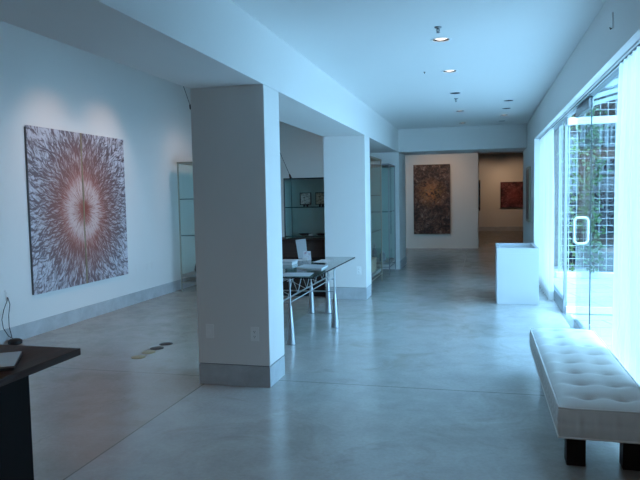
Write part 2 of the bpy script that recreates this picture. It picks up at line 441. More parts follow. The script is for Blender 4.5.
# ------------------------------------------------------------------ outlets and switches
def plate_y(x, z, y, label, kind):
    t = thing('wall_outlet', (x, y, z-.06), label, 'outlet')
    MB().box((x-.036, y-.007, z-.06), (x+.036, y-.0002, z+.06), .002).build('cover_plate', 'plastic', t)
    if kind == 'duplex':
        for dz in (-.021, .021):
            o = MB().box((x-.017, y-.010, z+dz-.015), (x+.017, y-.006, z+dz+.015), .002).build('socket', 'plastic', t)
            b = MB()
            for dx in (-.006, .006): b.box((x+dx-.0014, y-.0106, z+dz-.002), (x+dx+.0014, y-.0099, z+dz+.008))
            b.box((x-.0025, y-.0106, z+dz-.011), (x+.0025, y-.0099, z+dz-.006)); b.build('slots', 'slot', o)
    else:
        MB().box((x-.012, y-.010, z-.012), (x+.012, y-.006, z+.012), .002).build('jack', 'plastic', t)
    return t
plate_y(-2.267, .467, 4.956, 'white jack plate low on the left side of the nearest pillar', 'jack')
plate_y(-1.857, .456, 4.956, 'white duplex power outlet low on the right side of the nearest pillar', 'duplex')
plate_y(-1.845, .452, 9.56, 'small white outlet on the front of the second pillar', 'duplex')
def plate_x(y, z, x, label, nm='wall_outlet'):
    t = thing(nm, (x, y, z-.06), label, 'outlet')
    MB().box((x+.0002, y-.036, z-.06), (x+.006, y+.036, z+.06), .002).build('cover_plate', 'white', t)
    for dz in (-.021, .021): MB().box((x+.006, y-.017, z+dz-.015), (x+.0095, y+.017, z+dz+.015), .002).build('socket', 'white', t)
plate_x(5.99, .557, XW, 'white outlet on the left wall above the coiled cord')
plate_x(8.80, .545, XW, 'white outlet on the left wall just right of the starburst painting')
plate_x(9.09, .542, XW, 'middle of the three faint outlets right of the starburst painting')
plate_x(9.25, .538, XW, 'farthest of the three faint outlets right of the starburst painting')

# cord with adapter by the left wall
t = thing('power_cord', (XW+.06, 5.93, 0), 'thin black cord drooping down the left wall to a black adapter', 'cord')
MB().tube([(XW+.011, 5.975, .53), (XW+.03, 5.95, .50), (XW+.022, 5.90, .40), (XW+.016+.01, 5.86, .30), (XW+.03, 5.87, .20), (XW+.05, 5.92, .10), (XW+.08, 5.95, .07)], .004, 6).build('cable', 'rubber', t, True)
MB().tube([(XW+.011, 5.985, .53), (XW+.03, 5.99, .45), (XW+.024, 5.97, .33), (XW+.03, 5.96, .2), (XW+.06, 5.96, .08)], .004, 6).build('cable', 'rubber', t, True)
MB().lathe([(.05, .0005), (.075, .012), (.075, .045), (.055, .06), (.03, .066)], (XW+.10, 5.96, 0), 20).build('adapter', 'rubber', t, True)

# ------------------------------------------------------------------ paintings
t = thing('painting', (XW, 7.40, .49), 'large red starburst painting in two panels on the left wall', 'painting')
y0, y1, z0, z1 = 6.358, 8.436, .49, 2.508
MB().box((XW+.008, y0, z0), (XW+.030, 7.388, z1), .002).build('panel', 'burst', t)
MB().box((XW+.008, 7.418, z0), (XW+.030, y1, z1), .002).build('panel', 'burst', t)
MB().tube([(XW+.026, 7.403+.008*math.sin(q*1.1), z0+(z1-z0)*q/12) for q in range(13)], .012, 6).build('seam_strip', 'gold', t, True)
MB().box((XW+.0005, y0+.015, z0+.015), (XW+.0075, y1-.015, z1-.015)).build('stretcher_frame', 'edge_dark', t)
MB().box((XW+.002, y0-.005, z0+.004), (XW+.028, y0-.0005, z1-.02), .001).build('edge', 'edge_dark', t)

t.location.y += .04

a, b = (-1.985, .433), (-.912, 2.498)
t = thing('painting', ((a[0]+b[0])/2, 19.12, a[1]), 'tall dark mottled painting with an orange glow on the beige partition', 'painting')
MB().box((a[0], 19.06, a[1]), (b[0], 19.10, b[1]), .003).build('canvas', 'dark_art', t)
MB().box((a[0]+.05, 19.10, a[1]+.05), (b[0]-.05, 19.1195, b[1]-.05)).build('stretcher_frame', 'edge_dark', t)
t = thing('painting', (1.32, 28.2, 1.0), 'dark red square painting on the far wall', 'painting')
MB().box((.768, 28.13, 1.0), (1.87, 28.18, 2.09), .003).build('canvas', 'red_art', t)
MB().box((.82, 28.18, 1.05), (1.82, 28.1995, 2.04)).build('stretcher_frame', 'edge_dark', t)
t = thing('painting', (-.08, 20.5, 1.09), 'dark canvas seen edge-on at the right end of the partition', 'painting')
MB().box((-.095, 19.9, 1.09), (-.05, 21.0, 2.02), .003).build('canvas', 'dark_art', t)
MB().box((-.1048, 19.95, 1.14), (-.095, 20.95, 1.97)).build('stretcher_frame', 'edge_dark', t)
t = thing('painting', (XE, 12.85, 1.05), 'framed picture seen edge-on on the right wall behind the white plinth', 'painting')
MB().box((XE-.042, 12.45, 1.05), (XE-.0005, 13.25, 2.10), .003).build('frame', 'postgold', t)
MB().box((XE-.045, 12.50, 1.10), (XE-.0415, 13.20, 2.05)).build('canvas', 'dark_art', t)

# ------------------------------------------------------------------ ceiling lights
def downlight(x, y, kind, label, grp):
    t = thing('recessed_downlight', (x, y, ZC), label, 'ceiling light', grp)
    MB().lathe([(.077, ZC+.002), (.077, ZC-.004), (.092, ZC-.005), (.098, ZC-.001), (.098, ZC-.0002), (.079, ZC-.0002)], (x, y, 0), 28, cap=False).build('trim_ring', 'white_metal', t, True)
    MB().lathe([(.0765, ZC+.001), (.072, ZC+.03), (.066, ZC+.10)], (x, y, 0), 28, cap=False).build('baffle', 'lampdark', t, True)
    dz = {'white': -.075, 'warm': -.072, 'off': -.03}[kind]
    MB().lathe([(.066, ZC+.10+dz), (.062, ZC+.086+dz), (.035, ZC+.075+dz), (.008, ZC+.071+dz)], (x, y, 0), 24).build('lamp', {'white': 'lamp_white', 'warm': 'lamp_warm', 'off': 'lamp_off'}[kind], t, True)
    return t
ordn = ['nearest', 'second', 'third', 'fourth', 'farthest']
look = {'white': 'glowing white', 'warm': 'with a warm glow', 'off': 'looking dark'}
for i, (x, y, k) in enumerate(LL): downlight(x, y, k, '%s recessed downlight of the left ceiling row, %s' % (ordn[i], look[k]), 'downlights of the left ceiling row')
for i, (x, y, k) in enumerate(LR): downlight(x, y, k, '%s small recessed downlight of the right ceiling row' % ['nearest', 'second', 'third', 'farthest'][i], 'downlights of the right ceiling row')
def sprinkler(x, y, label):
    t = thing('sprinkler_head', (x, y, ZC), label, 'sprinkler')
    MB().lathe([(.010, ZC+.012), (.010, ZC), (.032, ZC), (.030, ZC-.006), (.012, ZC-.010), (.010, ZC-.02)], (x, y, 0), 20).build('escutcheon', 'alu_dark', t, True)
    b = MB()
    for sg in (-1, 1): b.tube([(x+sg*.010, y, ZC-.016), (x+sg*.014, y, ZC-.03), (x+sg*.003, y, ZC-.044)], .003, 6)
    b.lathe([(.004, ZC-.014), (.004, ZC-.044)], (x, y, 0), 8).build('yoke', 'alu_dark', t, True)
    MB().lathe([(.005, ZC-.042), (.017, ZC-.046), (.017, ZC-.048), (.003, ZC-.050)], (x, y, 0), 16).build('deflector', 'alu_dark', t, True)
sprinkler(-.357, 5.51, 'fire sprinkler head just in front of the nearest ceiling downlight')
sprinkler(-.369, 9.63, 'fire sprinkler head just beyond the third left downlight')
q = at(424.5, 72, 'Z', ZC)
t = thing('ceiling_hook', (q.x, q.y, ZC), 'tiny dark hook in the ceiling left of the second downlight', 'hook')
MB().lathe([(.012, ZC-.0003), (.012, ZC-.004), (.003, ZC-.006), (.003, ZC-.02)], (q.x, q.y, 0), 10).build('stem', 'dkplate', t, True)
# thin plate high on header
t = thing('curtain_hook', (XE, 4.87, 2.73), 'thin pale vertical bar high on the right header wall', 'hook')
MB().box((XE-.012, 4.862, 2.735), (XE-.0004, 4.878, 2.845), .002).build('bar', 'plastic', t)
MB().tube([(XE-.006, 4.87, 2.74), (XE-.02, 4.87, 2.732), (XE-.024, 4.87, 2.745)], .004, 6).build('hook_tip', 'dkplate', t, True)

# ------------------------------------------------------------------ window wall
t = thing('window_1', (XG, 10.3, 0), 'fixed glass side panel with grey bottom rail left of the entrance door', 'window', kind='structure')
MB().box((XG-.006, 8.90, .16), (XG+.006, 11.70, 2.56)).build('pane', 'glass', t)
MB().box((XG-.025, 8.86, 0.001), (XG+.025, 11.74, .16), .003).build('bottom_rail', 'alu_dark', t)
MB().box((XG-.03, 8.86, 2.56), (XG+.03, 11.74, 2.6195), .003).build('top_rail', 'alu_dark', t)
MB().box((XG-.02, 8.86, .16), (XG+.02, 8.90, 2.56), .003).build('stile', 'alu_dark', t)
MB().box((XG-.02, 11.70, .16), (XG+.02, 11.74, 2.56), .003).build('stile', 'alu_dark', t)
t = thing('window_2', (XG, 5.0, 0), 'fixed glass panel beside the door partly behind the near white curtain', 'window', kind='structure')
MB().box((XG-.006, 4.25, .005), (XG+.006, 6.90, 2.56)).build('pane', 'glass', t)
MB().box((XG-.03, 4.205, 2.56), (XG+.03, 8.855, 2.6195), .003).build('top_rail', 'alu_dark', t)
MB().box((XG-.02, 4.205, .002), (XG+.02, 4.25, 2.56), .003).build('stile', 'alu_dark', t)
MB().box((XG-.006, 6.9003, .005), (XG+.006, 6.906, 2.56)).build('edge', 'shelf_edge', t)
def handle(mb, p, axis):
    """closed rounded loop of tube through the glass; axis = direction across the glass"""
    c = Vector(p); A = Vector(axis); H, W, R = .145, .073, .045; pts = []
    for cx, cz, a0 in ((W-R, H-R, 0), (-(W-R), H-R, 90), (-(W-R), -(H-R), 180), (W-R, -(H-R), 270)):
        for k in range(7):
            an = math.radians(a0+15*k); pts.append(c+A*(cx+R*math.cos(an))+Vector((0, 0, cz+R*math.sin(an))))
    return mb.tube(pts, .0125, 12, True)
t = thing('door_2', (XG, 7.4, 0), 'closed frameless glass door leaf with a pale loop handle', 'door', kind='structure')
MB().box((XG-.006, 6.915, .11), (XG+.006, 7.87, 2.455)).build('pane', 'glass', t)
MB().box((XG-.024, 6.915, 2.455), (XG+.024, 7.87, 2.552), .003).build('top_rail', 'alu_dark', t)
MB().box((XG-.024, 6.915, .012), (XG+.024, 7.87, .11), .003).build('bottom_rail', 'alu_dark', t)
o = handle(MB(), (XG, 7.53, 1.172), (1, 0, 0)).build('handle', 'white_metal', t, True); o['label'] = 'pale rounded loop pull handle through the glass'
t = thing('door_1', (XG+.02, 8.82, 0), 'glass door leaf swung open outward at right angles, with white rails', 'door', kind='structure')
Yd = 8.83
MB().box((XG+.005, Yd-.006, .095), (2.0, Yd+.006, 2.475)).build('pane', 'glass', t)
MB().box((XG+.005, Yd-.022, 2.475), (2.0, Yd+.022, 2.565), .003).build('top_rail', 'white_metal', t)
MB().box((XG+.005, Yd-.022, .004), (2.0, Yd+.022, .095), .003).build('bottom_rail', 'white_metal', t)
handle(MB(), (1.90, Yd, 1.172), (0, 1, 0)).build('handle', 'white_metal', t, True)
t = thing('door_bolt', (XG-.05, 6.62, 0), 'slim dark floor bolt standing against the glass beside the door', 'bolt')
MB().lathe([(.012, .0005), (.02, .03), (.024, .10), (.018, .2), (.008, .27)], (XG-.04, 6.62, 0), 14).build('body', 'alu_dark', t, True)
MB().lathe([(.009, .268), (.012, .28), (.006, .295)], (XG-.04, 6.62, 0), 10).build('knob', 'alu', t, True)
t = thing('trim_2', (XG, 7.8, 0), 'steel threshold strip under the entrance doors', 'trim', kind='structure')
MB().box((XG-.05, 6.92, .0002), (XG+.05, 8.85, .004), .001).build('strip', 'alu', t)

# curtain track and curtains
tr = thing('curtain_track', (.978, 5, 2.53), 'long white curtain track along the top of the window wall', 'curtain track')
MB().box((.955, 4.22, 2.535), (1.0, 11.7, 2.6195), .004).build('rail', 'white_metal', tr)
MB().box((.970, 4.22, 2.531), (.986, 11.7, 2.5345)).build('slot', 'slot', tr)
def curtain(y0, y1, pleats, amp, label, seed, flare=0.0):
    rnd = random.Random(seed); bm = bmesh.new(); NU, NV = pleats*14, 22
    ph = [rnd.uniform(-.7, .7) for _ in range(pleats+2)]; am = [rnd.uniform(.6, 1.15) for _ in range(pleats+2)]
    t = thing('curtain', (.99, (y0+y1)/2, .02), label, 'curtain')
    grid = []
    for j in range(NV+1):
        v = j/NV; z = 2.52-(2.52-.012)*v; row = []
        for i in range(NU+1):
            u = i/NU; p = u*pleats; k = int(p); fr = p-k
            a = am[k]*(1-fr)+am[k+1]*fr; h = ph[k]*(1-fr)+ph[k+1]*fr
            wv = math.sin(2*PI*p+h+.35*math.sin(3*v+seed))*amp*a*(.55+.45*min(1, v*3))
            wv += .35*amp*math.sin(4*PI*p+2*h+v*1.5)
            y = y0+(y1-y0)*u+(u-.5)*flare*v+.012*math.sin(9*v+p*2.1)
            row.append(bm.verts.new((.99+wv*.8, y, z)))
        grid.append(row)
    for j in range(NV):
        for i in range(NU): bm.faces.new((grid[j][i], grid[j+1][i], grid[j+1][i+1], grid[j][i+1]))
    b = MB(); b.bm.free(); b.bm = bm
    o = b.build('cloth', 'curtain', t, 'all')
    for i in range(pleats+1):
        y = y0+(y1-y0)*(i+.02)/(pleats+.04); box('glider', (.973, y-.006, 2.512), (.983, y+.006, 2.5305), 'white_metal', t)
    return t
curtain(4.27, 5.06, 6, .042, 'long white sheer curtain gathered at the near right edge', 3, .06)
curtain(9.75, 11.6, 12, .040, 'white sheer curtain gathered at the far end of the window wall', 5, .05)

# ------------------------------------------------------------------ bench
BX0, BX1, BY0, BY1, BZ0, BZ1 = .415, .930, 3.655, 5.785, .235, .405
t = thing('bench', ((BX0+BX1)/2, (BY0+BY1)/2, 0), 'long ivory tufted bench on dark block legs in front of the window', 'bench')
bm = bmesh.new(); NX, NY = 44, 150
rows = 8; dim = []
for k in range(rows):
    yy = BY0+.16+(BY1-BY0-.32)*k/(rows-1)
    for xx in (BX0+.165, BX1-.165): dim.append((xx, yy))
def hgt(x, y):
    u = (x-BX0)/(BX1-BX0); v = (y-BY0)/(BY1-BY0)
    e = min(u, 1-u)*(BX1-BX0); e2 = min(v, 1-v)*(BY1-BY0)
    h = .044*(1-math.exp(-e/.05))*(1-math.exp(-e2/.05))
    for a, b in dim:
        d2 = ((x-a)/1.0)**2+(y-b)**2
        h -= .030*math.exp(-d2/(.032**2))+.024*math.exp(-d2/(.078**2))
    ro = (BY1-BY0-.32)/(rows-1)
    cr = abs(((y-BY0-.16)/ro+.5) % 1-.5)*ro      # crease between the two buttons of a row
    inner = 1/(1+math.exp((abs(u-.5)*(BX1-BX0)-.20)/.03))
    h -= .012*math.exp(-(cr/.030)**2)*inner
    return h
top = [[bm.verts.new((BX0+(BX1-BX0)*i/NX, BY0+(BY1-BY0)*j/NY, BZ1+hgt(BX0+(BX1-BX0)*i/NX, BY0+(BY1-BY0)*j/NY))) for i in range(NX+1)] for j in range(NY+1)]
for j in range(NY):
    for i in range(NX): bm.faces.new((top[j][i], top[j][i+1], top[j+1][i+1], top[j+1][i]))
# sides: quilted border with pulled tucks
per = [(i, 0) for i in range(NX)]+[(NX, j) for j in range(NY)]+[(i, NY) for i in range(NX, 0, -1)]+[(0, j) for j in range(NY, 0, -1)]
ctr = Vector(((BX0+BX1)/2, (BY0+BY1)/2)); prev = [top[j][i] for i, j in per]
NZ = 12
for q in range(1, NZ+1):
    w = q/NZ; cur = []
    for i, j in per:
        v = top[j][i].co; z = v.z+(BZ0-v.z)*w
        s = (BX0+(BX1-BX0)*i/NX) if j in (0, NY) else (BY0+(BY1-BY0)*j/NY)
        bul = .014*math.sin(PI*w)*(1 if True else 0)-.013*math.exp(-(((s/.095) % 1-.5)/.12)**2)*math.exp(-((w-.5)/.30)**2)-.006*math.exp(-((w-.5)/.07)**2)
        nx = -1 if i == 0 else (1 if i == NX else 0); ny = -1 if j == 0 else (1 if j == NY else 0)
        cur.append(bm.verts.new((v.x+nx*bul, v.y+ny*bul, z)))
    n = len(per)
    for k in range(n): bm.faces.new((prev[k], cur[k], cur[(k+1) % n], prev[(k+1) % n]))
    prev = cur
bm.faces.new(prev)
b = MB(); b.bm.free(); b.bm = bm; b.build('cushion', 'bench', t, 'all')
for zz, nm in ((BZ1+.001, 'piping'), (BZ0+.004, 'piping')):
    e = .002; pts = []
    for k in range(12): pts.append((BX0-e+(BX1-BX0+2*e)*k/12, BY0-e, zz))
    for k in range(24): pts.append((BX1+e, BY0-e+(BY1-BY0+2*e)*k/24, zz))
    for k in range(12): pts.append((BX1+e-(BX1-BX0+2*e)*k/12, BY1+e, zz))
    for k in range(24): pts.append((BX0-e, BY1+e-(BY1-BY0+2*e)*k/24, zz))
    MB().tube(pts, .0055, 8, True).build(nm, 'piping', t, True)
for a, b_ in dim:
    MB().lathe([(.010, hgt(a, b_)+BZ1-.002), (.010, hgt(a, b_)+BZ1+.003), (.004, hgt(a, b_)+BZ1+.006)], (a, b_, 0), 12).build('button', 'button', t, True)
for xx in (.480, .785):
    for yy in (3.85, 5.52): MB().box((xx, yy, .0005), (xx+.105, yy+.105, BZ0-.001), .003).build('leg', 'wenge', t)

# ------------------------------------------------------------------ white plinth with a sunken top
PX0, PX1, PY0, PY1, PZ = .205, .787, 9.44, 10.42, .815
t = thing('plinth', ((PX0+PX1)/2, (PY0+PY1)/2, 0), 'low white display plinth with a sunken top beside the right wall', 'plinth')
MB().box((PX0, PY0, .0005), (PX1, PY1, PZ-.075), .003).build('body', 'plinth', t)
w = .045
b = MB()
b.box((PX0, PY0, PZ-.0755), (PX1, PY0+w, PZ), .002); b.box((PX0, PY1-w, PZ-.0755), (PX1, PY1, PZ), .002)
b.box((PX0, PY0+w, PZ-.0755), (PX0+w, PY1-w, PZ), .002); b.box((PX1-w, PY0+w, PZ-.0755), (PX1, PY1-w, PZ), .002)
b.build('rim', 'plinth', t)

# ------------------------------------------------------------------ desk and laptop
DX1, DY1 = -2.252, 3.145
t = thing('desk', (-3.1, 2.3, 0), 'dark wood desk with a black panel leg at the left foreground', 'desk')
MB().box((-4.0, 1.45, .712), (DX1, DY1, .752), .004).build('desktop', 'desk', t)
MB().box((-2.53, 1.62, .0005), (-2.455, 2.955, .7115), .003).build('leg_panel', 'deskleg', t)
MB().box((-3.92, 1.62, .0005), (-3.845, 2.955, .7115), .003).build('leg_panel', 'deskleg', t)
MB().box((-3.845, 1.70, .25), (-2.53, 1.73, .7115)).build('modesty_panel', 'deskleg', t)
# laptop: closed, rotated
c0, c1 = Vector((-2.475, 2.935, 0)), Vector((-2.290, 2.655, 0))
d = (c1-c0); ln = d.length; d.normalize(); sd = Vector((d.y, -d.x, 0))
if sd.x > 0: sd = -sd
wd = .34
def quad(z, ins): return [c0+d*ins+sd*ins+Vector((0, 0, z)), c1-d*ins+sd*ins+Vector((0, 0, z)), c1-d*ins+sd*(wd-ins)+Vector((0, 0, z)), c0+d*ins+sd*(wd-ins)+Vector((0, 0, z))]
lc = sum(quad(.7525, 0), Vector())/4
t = thing('laptop', lc, 'closed silver laptop lying on the dark desk', 'laptop')
MB().prism(quad(.7565, 0), (0, 0, .011), .003).build('base', 'dark_metal', t)
MB().prism(quad(.7685, 0), (0, 0, .008), .003).build('lid', 'silver', t)
for q in quad(.7523, .025): MB().lathe([(.006, 0), (.006, .0045)], q, 8).build('foot', 'rubber', t)

# ------------------------------------------------------------------ glass table
t = thing('glass_table', (-2.3, 7.5, 0), 'long glass table on steel truss legs between the two pillars', 'table')
TX0, TX1, TY0, TY1 = -2.90, -1.722, 6.40, 8.65
o = MB().box((TX0+.004, TY0+.004, .738), (TX1-.004, TY1-.004, .750)).build('tabletop', 'tabletop', t)
b = MB()
b.box((TX1-.004, TY0, .7375), (TX1, TY1, .7505)).box((TX0, TY0, .7375), (TX0+.004, TY1, .7505)).box((TX0+.004, TY0, .7375), (TX1-.004, TY0+.004, .7505)).box((TX0+.004, TY1-.004, .7375), (TX1-.004, TY1, .7505))
b.build('polished_edge', 'glass_edge', o)
legs = [(-2.02, 6.50), (-1.745, 7.45), (-2.285, 8.345), (-2.055, 8.38), (-2.60, 6.50), (-2.86, 7.45)]
for x, y in legs:
    o = MB().lathe([(.040, .0005), (.049, .004), (.048, .02), (.034, .22), (.019, .41), (.014, .425)], (x, y, 0), 20).build('leg', 'alu', t, True)
    MB().lathe([(.010, .42), (.010, .725)], (x, y, 0), 12).lathe([(.022, .725), (.024, .7372)], (x, y, 0), 14).build('rod', 'alu', o, True)
def bar(p, q, r=.008): return MB().tube([p, q], r, 8)
for x in (-2.03, -2.59):
    bar((x, 6.22, .515), (x, 8.38, .515), .009).build('rail', 'alu', t, True)
    bar((x, 6.45, .70), (x, 8.38, .70), .006).build('rail', 'alu', t, True)
    tb = MB(); n = 5
    for k in range(n):
        ya = 6.45+(8.36-6.45)*k/n; yb = 6.45+(8.36-6.45)*(k+1)/n; ym = (ya+yb)/2
        tb.tube([(x, ya, .515), (x, ym, .70)], .0045, 6).tube([(x, ym, .70), (x, yb, .515)], .0045, 6)
    tb.build('truss', 'alu', t, True)
bar((-2.86, 7.45, .445), (-1.745, 7.45, .445), .008).build('rail', 'alu', t, True)
bar((-2.02, 6.50, .46), (-1.745, 7.45, .62), .006).build('brace', 'alu', t, True)
bar((-2.60, 6.50, .46), (-2.02, 6.50, .46), .007).build('rail', 'alu', t, True)
bar((-2.285, 8.345, .30), (-2.055, 8.38, .30), .006).build('rail', 'alu', t, True)
bar((-1.745, 7.45, .60), (-2.055, 8.38, .46), .006).build('brace', 'alu', t, True)
b = MB()
for k in range(6):
    ya = 6.6+k*.29; s = 1 if k % 2 else -1
    b.tube([(-2.31-.28*s, ya, .515), (-2.31+.28*s, ya+.29, .70)], .0045, 6)
b.build('brace', 'alu', t, True)
ZT = .7508
def sheet(name, pts, h, mat, label, cat='papers'):
    o = MB().prism([(x, y, ZT) for x, y in pts], (0, 0, h)).build(name, mat); return tag(o, label, cat, 'papers and books on the glass table')
def rect(x0, y0, x1, y1, sk=0.0): return [(x0, y0), (x1, y0+sk*.3), (x1-sk, y1+sk*.3), (x0-sk, y1)]
sheet('brochure', rect(-2.62, 8.06, -2.26, 8.24, .02), .004, 'paper', 'white brochure lying in front of the standing pale card')
sheet('paper_sheet', [(-2.138, 7.92), (-1.935, 7.86), (-1.925, 8.24), (-2.11, 8.27)], .003, 'paper', 'white paper sheet near the far right corner of the glass table')
t = thing('book', (-1.98, 7.3, ZT), 'pale book lying in the middle of the glass table', 'book', 'papers and books on the glass table')
q = [(-2.15, 7.21), (-1.815, 7.10), (-1.83, 7.49), (-2.14, 7.52)]
MB().prism([(x, y, ZT) for x, y in q], (0, 0, .003)).build('cover', 'card', t)
MB().prism([(x*.994-.012, y, ZT+.0031) for x, y in q], (0, 0, .010)).build('pages', 'paper', t)
MB().prism([(x, y, ZT+.0133) for x, y in q], (0, 0, .003)).build('cover', 'card', t)
sheet('brochure', [(-2.14, 6.47), (-1.80, 6.49), (-1.83, 6.80), (-2.14, 6.76)], .004, 'card', 'pale brochure at the near edge of the glass table')
t = thing('box', (-2.42, 7.70, ZT), 'small white box on the glass table beside the nearest pillar', 'box', 'papers and books on the glass table')
MB().box((-2.54, 7.55, ZT), (-2.31, 7.80, ZT+.03), .003).build('body', 'paper', t)
MB().box((-2.545, 7.545, ZT+.0305), (-2.305, 7.805, ZT+.042), .003).build('lid', 'card', t)
t = thing('business_card_holder', (-2.25, 7.93, ZT), 'tiny white card holder between brochure and paper sheet', 'card holder', 'papers and books on the glass table')
MB().prism([(-2.29, 7.92, ZT), (-2.21, 7.92, ZT), (-2.21, 7.96, ZT), (-2.29, 7.96, ZT)], (0, 0, .018)).build('base', 'caseglass', t)
MB().prism([(-2.285, 7.935, ZT+.0185), (-2.215, 7.935, ZT+.0185), (-2.215, 7.945, ZT+.0185), (-2.285, 7.945, ZT+.0185)], (0, .012, .04)).build('cards', 'paper', t)
# standing pale board and photo card
bl, br = at(298.5, 259, 'Y', 8.42), at(307.5, 258.5, 'Y', 8.42)
tl, tr_ = at(293.6, 240.3, 'Y', 8.42), at(303.8, 239, 'Y', 8.42)
dz = ZT-min(bl.z, br.z)+.0
t = thing('sign_holder', ((bl.x+br.x)/2, 8.42, ZT), 'pale tilted board standing on the glass table', 'sign')
bl.z = br.z = ZT
MB().prism([bl, br, tr_+Vector((0, .09, 0)), tl+Vector((0, .09, 0))], (0, .006, 0)).build('board', 'card', t)
MB().prism([(bl.x+.03, 8.43, ZT+.001), (br.x-.03, 8.43, ZT+.001), (br.x-.03, 8.56, ZT+.001), (bl.x+.03, 8.56, ZT+.001)], (0, 0, .004)).build('easel_foot', 'caseglass', t)
k = NT('photo_card'); o_ = k.obj(); M['photo'] = k.pbr(k.ramp(k.noise(o_, 22, 3, .6, .8), [(.35, (.62, .66, .70)), (.5, (.55, .60, .66)), (.58, (.35, .10, .16)), (.68, (.80, .82, .84))]), .3)
p0, p1 = at(303.3, 257.5, 'Y', 8.20), at(311.2, 256.5, 'Y', 8.20); q0, q1 = at(302, 249, 'Y', 8.20), at(309.4, 247.6, 'Y', 8.20)
t = thing('photo_frame', ((p0.x+p1.x)/2, 8.2, ZT), 'small acrylic frame with a pink and white picture before the pale board', 'picture frame')
h = q0.z-p0.z
p0.z = p1.z = ZT; q0.z, q1.z = ZT+h, ZT+h
MB().prism([p0, p1, q1+Vector((0, .05, 0)), q0+Vector((0, .05, 0))], (0, .004, 0)).build('picture', 'photo', t)
MB().prism([p0+Vector((0, .0045, 0)), p1+Vector((0, .0045, 0)), p1+Vector((0, .07, 0)), p0+Vector((0, .07, 0))], (0, 0, .004)).build('stand', 'caseglass', t)

# ------------------------------------------------------------------ floor boxes
def floorbox(y, label, mat, up):
    c = at(0, 0, 'Z', 0); t = thing('floor_outlet_box', (-3.405, y, 0), label, 'floor outlet', 'floor outlet boxes in a row')
    MB().lathe([(.075, .0003), (.075, .003), (.070, .005)], (-3.405, y, 0), 24).build('cover_ring', mat, t, True)
    MB().lathe([(.056, .0051), (.054, .007), (.02, .008)], (-3.405, y, 0), 20).build('lid', mat, t, True)
floorbox(5.696, 'nearest of four round floor outlets, brass yellow', 'brass', 1)
floorbox(5.90, 'second of four round floor outlets, brass yellow', 'brass', 1)
floorbox(6.075, 'third of four round floor outlets, dark bronze', 'dkplate', 0)
floorbox(6.28, 'farthest of four round floor outlets, dark bronze', 'dkplate', 0)

# ------------------------------------------------------------------ vitrines
def vitrine(x0, x1, y0, y1, label, post, zb=.26, zt=2.24, shelves=(.97, 1.60), back=None):
    t = thing('glass_vitrine', ((x0+x1)/2, (y0+y1)/2, 0), label, 'display case', 'tall glass vitrines')
    for x in (x0, x1-.022):
        for y in (y0, y1-.022):
            MB().box((x, y, .0005), (x+.022, y+.022, zt-.03), .002).build('post', post, t)
    MB().box((x0+.022, y0+.022, zb), (x1-.022, y1-.022, zb+.045), .002).build('platform', 'platform', t)
    b = MB()
    for z in (.15,):
        b.box((x0+.004, y0+.022, z), (x0+.018, y1-.022, z+.014)).box((x1-.018, y0+.022, z), (x1-.004, y1-.022, z+.014)).box((x0+.022, y0+.004, z), (x1-.022, y0+.018, z+.014)).box((x0+.022, y1-.018, z), (x1-.022, y1-.004, z+.014))
    b.build('stretcher', post, t)
    MB().box((x0-.004, y0-.004, zt-.03), (x1+.004, y1+.004, zt), .003).build('top', post, t)
    for a, c in (((x0+.022, y0+.008, zb), (x1-.022, y0+.014, zt-.03)), ((x0+.022, y1-.014, zb), (x1-.022, y1-.008, zt-.03)), ((x0+.008, y0+.022, zb), (x0+.014, y1-.022, zt-.03)), ((x1-.014, y0+.022, zb), (x1-.008, y1-.022, zt-.03))):
        MB().box(a, c).build('glass_panel', 'caseglass', t)
    for z in shelves:
        o = MB().box((x0+.024, y0+.024, z), (x1-.024, y1-.024, z+.010)).build('shelf', 'caseglass', t)
        MB().box((x0+.024, y0+.020, z-.002), (x1-.024, y0+.0235, z+.012)).box((x1-.0235, y0+.024, z-.002), (x1-.020, y1-.024, z+.012)).build('edge', 'shelf_edge', o)
    if back: MB().box((x0+.024, y1-.024, zb+.046), (x1-.024, y1-.0185, zt-.031)).build('back_panel', back, t)
    return t
vitrine(-5.06, -4.50, 9.93, 10.88, 'tall glass vitrine against the left wall half hidden by the nearest pillar', 'postgold')
vitrine(-2.42, -1.80, 10.45, 11.66, 'tall glass vitrine just beyond the second pillar', 'postgold', zb=.20, zt=2.27)
vitrine(-2.38, -1.80, 12.62, 13.55, 'tall teal-backed glass vitrine against the end wall', 'alu_dark', zb=.21, zt=2.24, shelves=(1.27,), back='teal')
# a few objects in the vitrines
def small(name, x, y, z, label, prof, mat, cat):
    t = thing(name, (x, y, z), label, cat)
    MB().lathe(prof, (x, y, z), 18).build('body', mat, t, True); return t
z = .306
t = small('vase', -4.86, 10.2, z, 'slim dark vase low in the left wall vitrine', [(.04, 0), (.06, .05), (.05, .12), (.02, .2), (.028, .24)], 'dkplate', 'vase')
MB().tube([(-4.86, 10.2, z+.24), (-4.89, 10.2, z+.36), (-4.83, 10.2, z+.42), (-4.78, 10.2, z+.34)], .006, 6).build('twig', 'dkplate', t, True)
t = small('bottle', -2.15, 12.85, .2555, 'clear bottle standing low in the teal-backed vitrine', [(.05, 0), (.055, .02), (.055, .2), (.022, .27), (.02, .34)], 'lightpane', 'bottle')
MB().lathe([(.023, .3405), (.023, .37)], (-2.15, 12.85, .2555), 12).build('stopper', 'alu_dark', t, True)
t = small('bottle', -1.99, 12.9, .2555, 'short pale jar beside the bottle in the teal-backed vitrine', [(.06, 0), (.065, .02), (.06, .14), (.03, .18)], 'lightpane', 'jar')
MB().lathe([(.033, .181), (.033, .20)], (-1.99, 12.9, .2555), 12).build('stopper', 'alu_dark', t, True)
t = thing('wooden_box', (-2.05, 11.2, .2455), 'brown wooden box low in the vitrine beyond the second pillar', 'box')
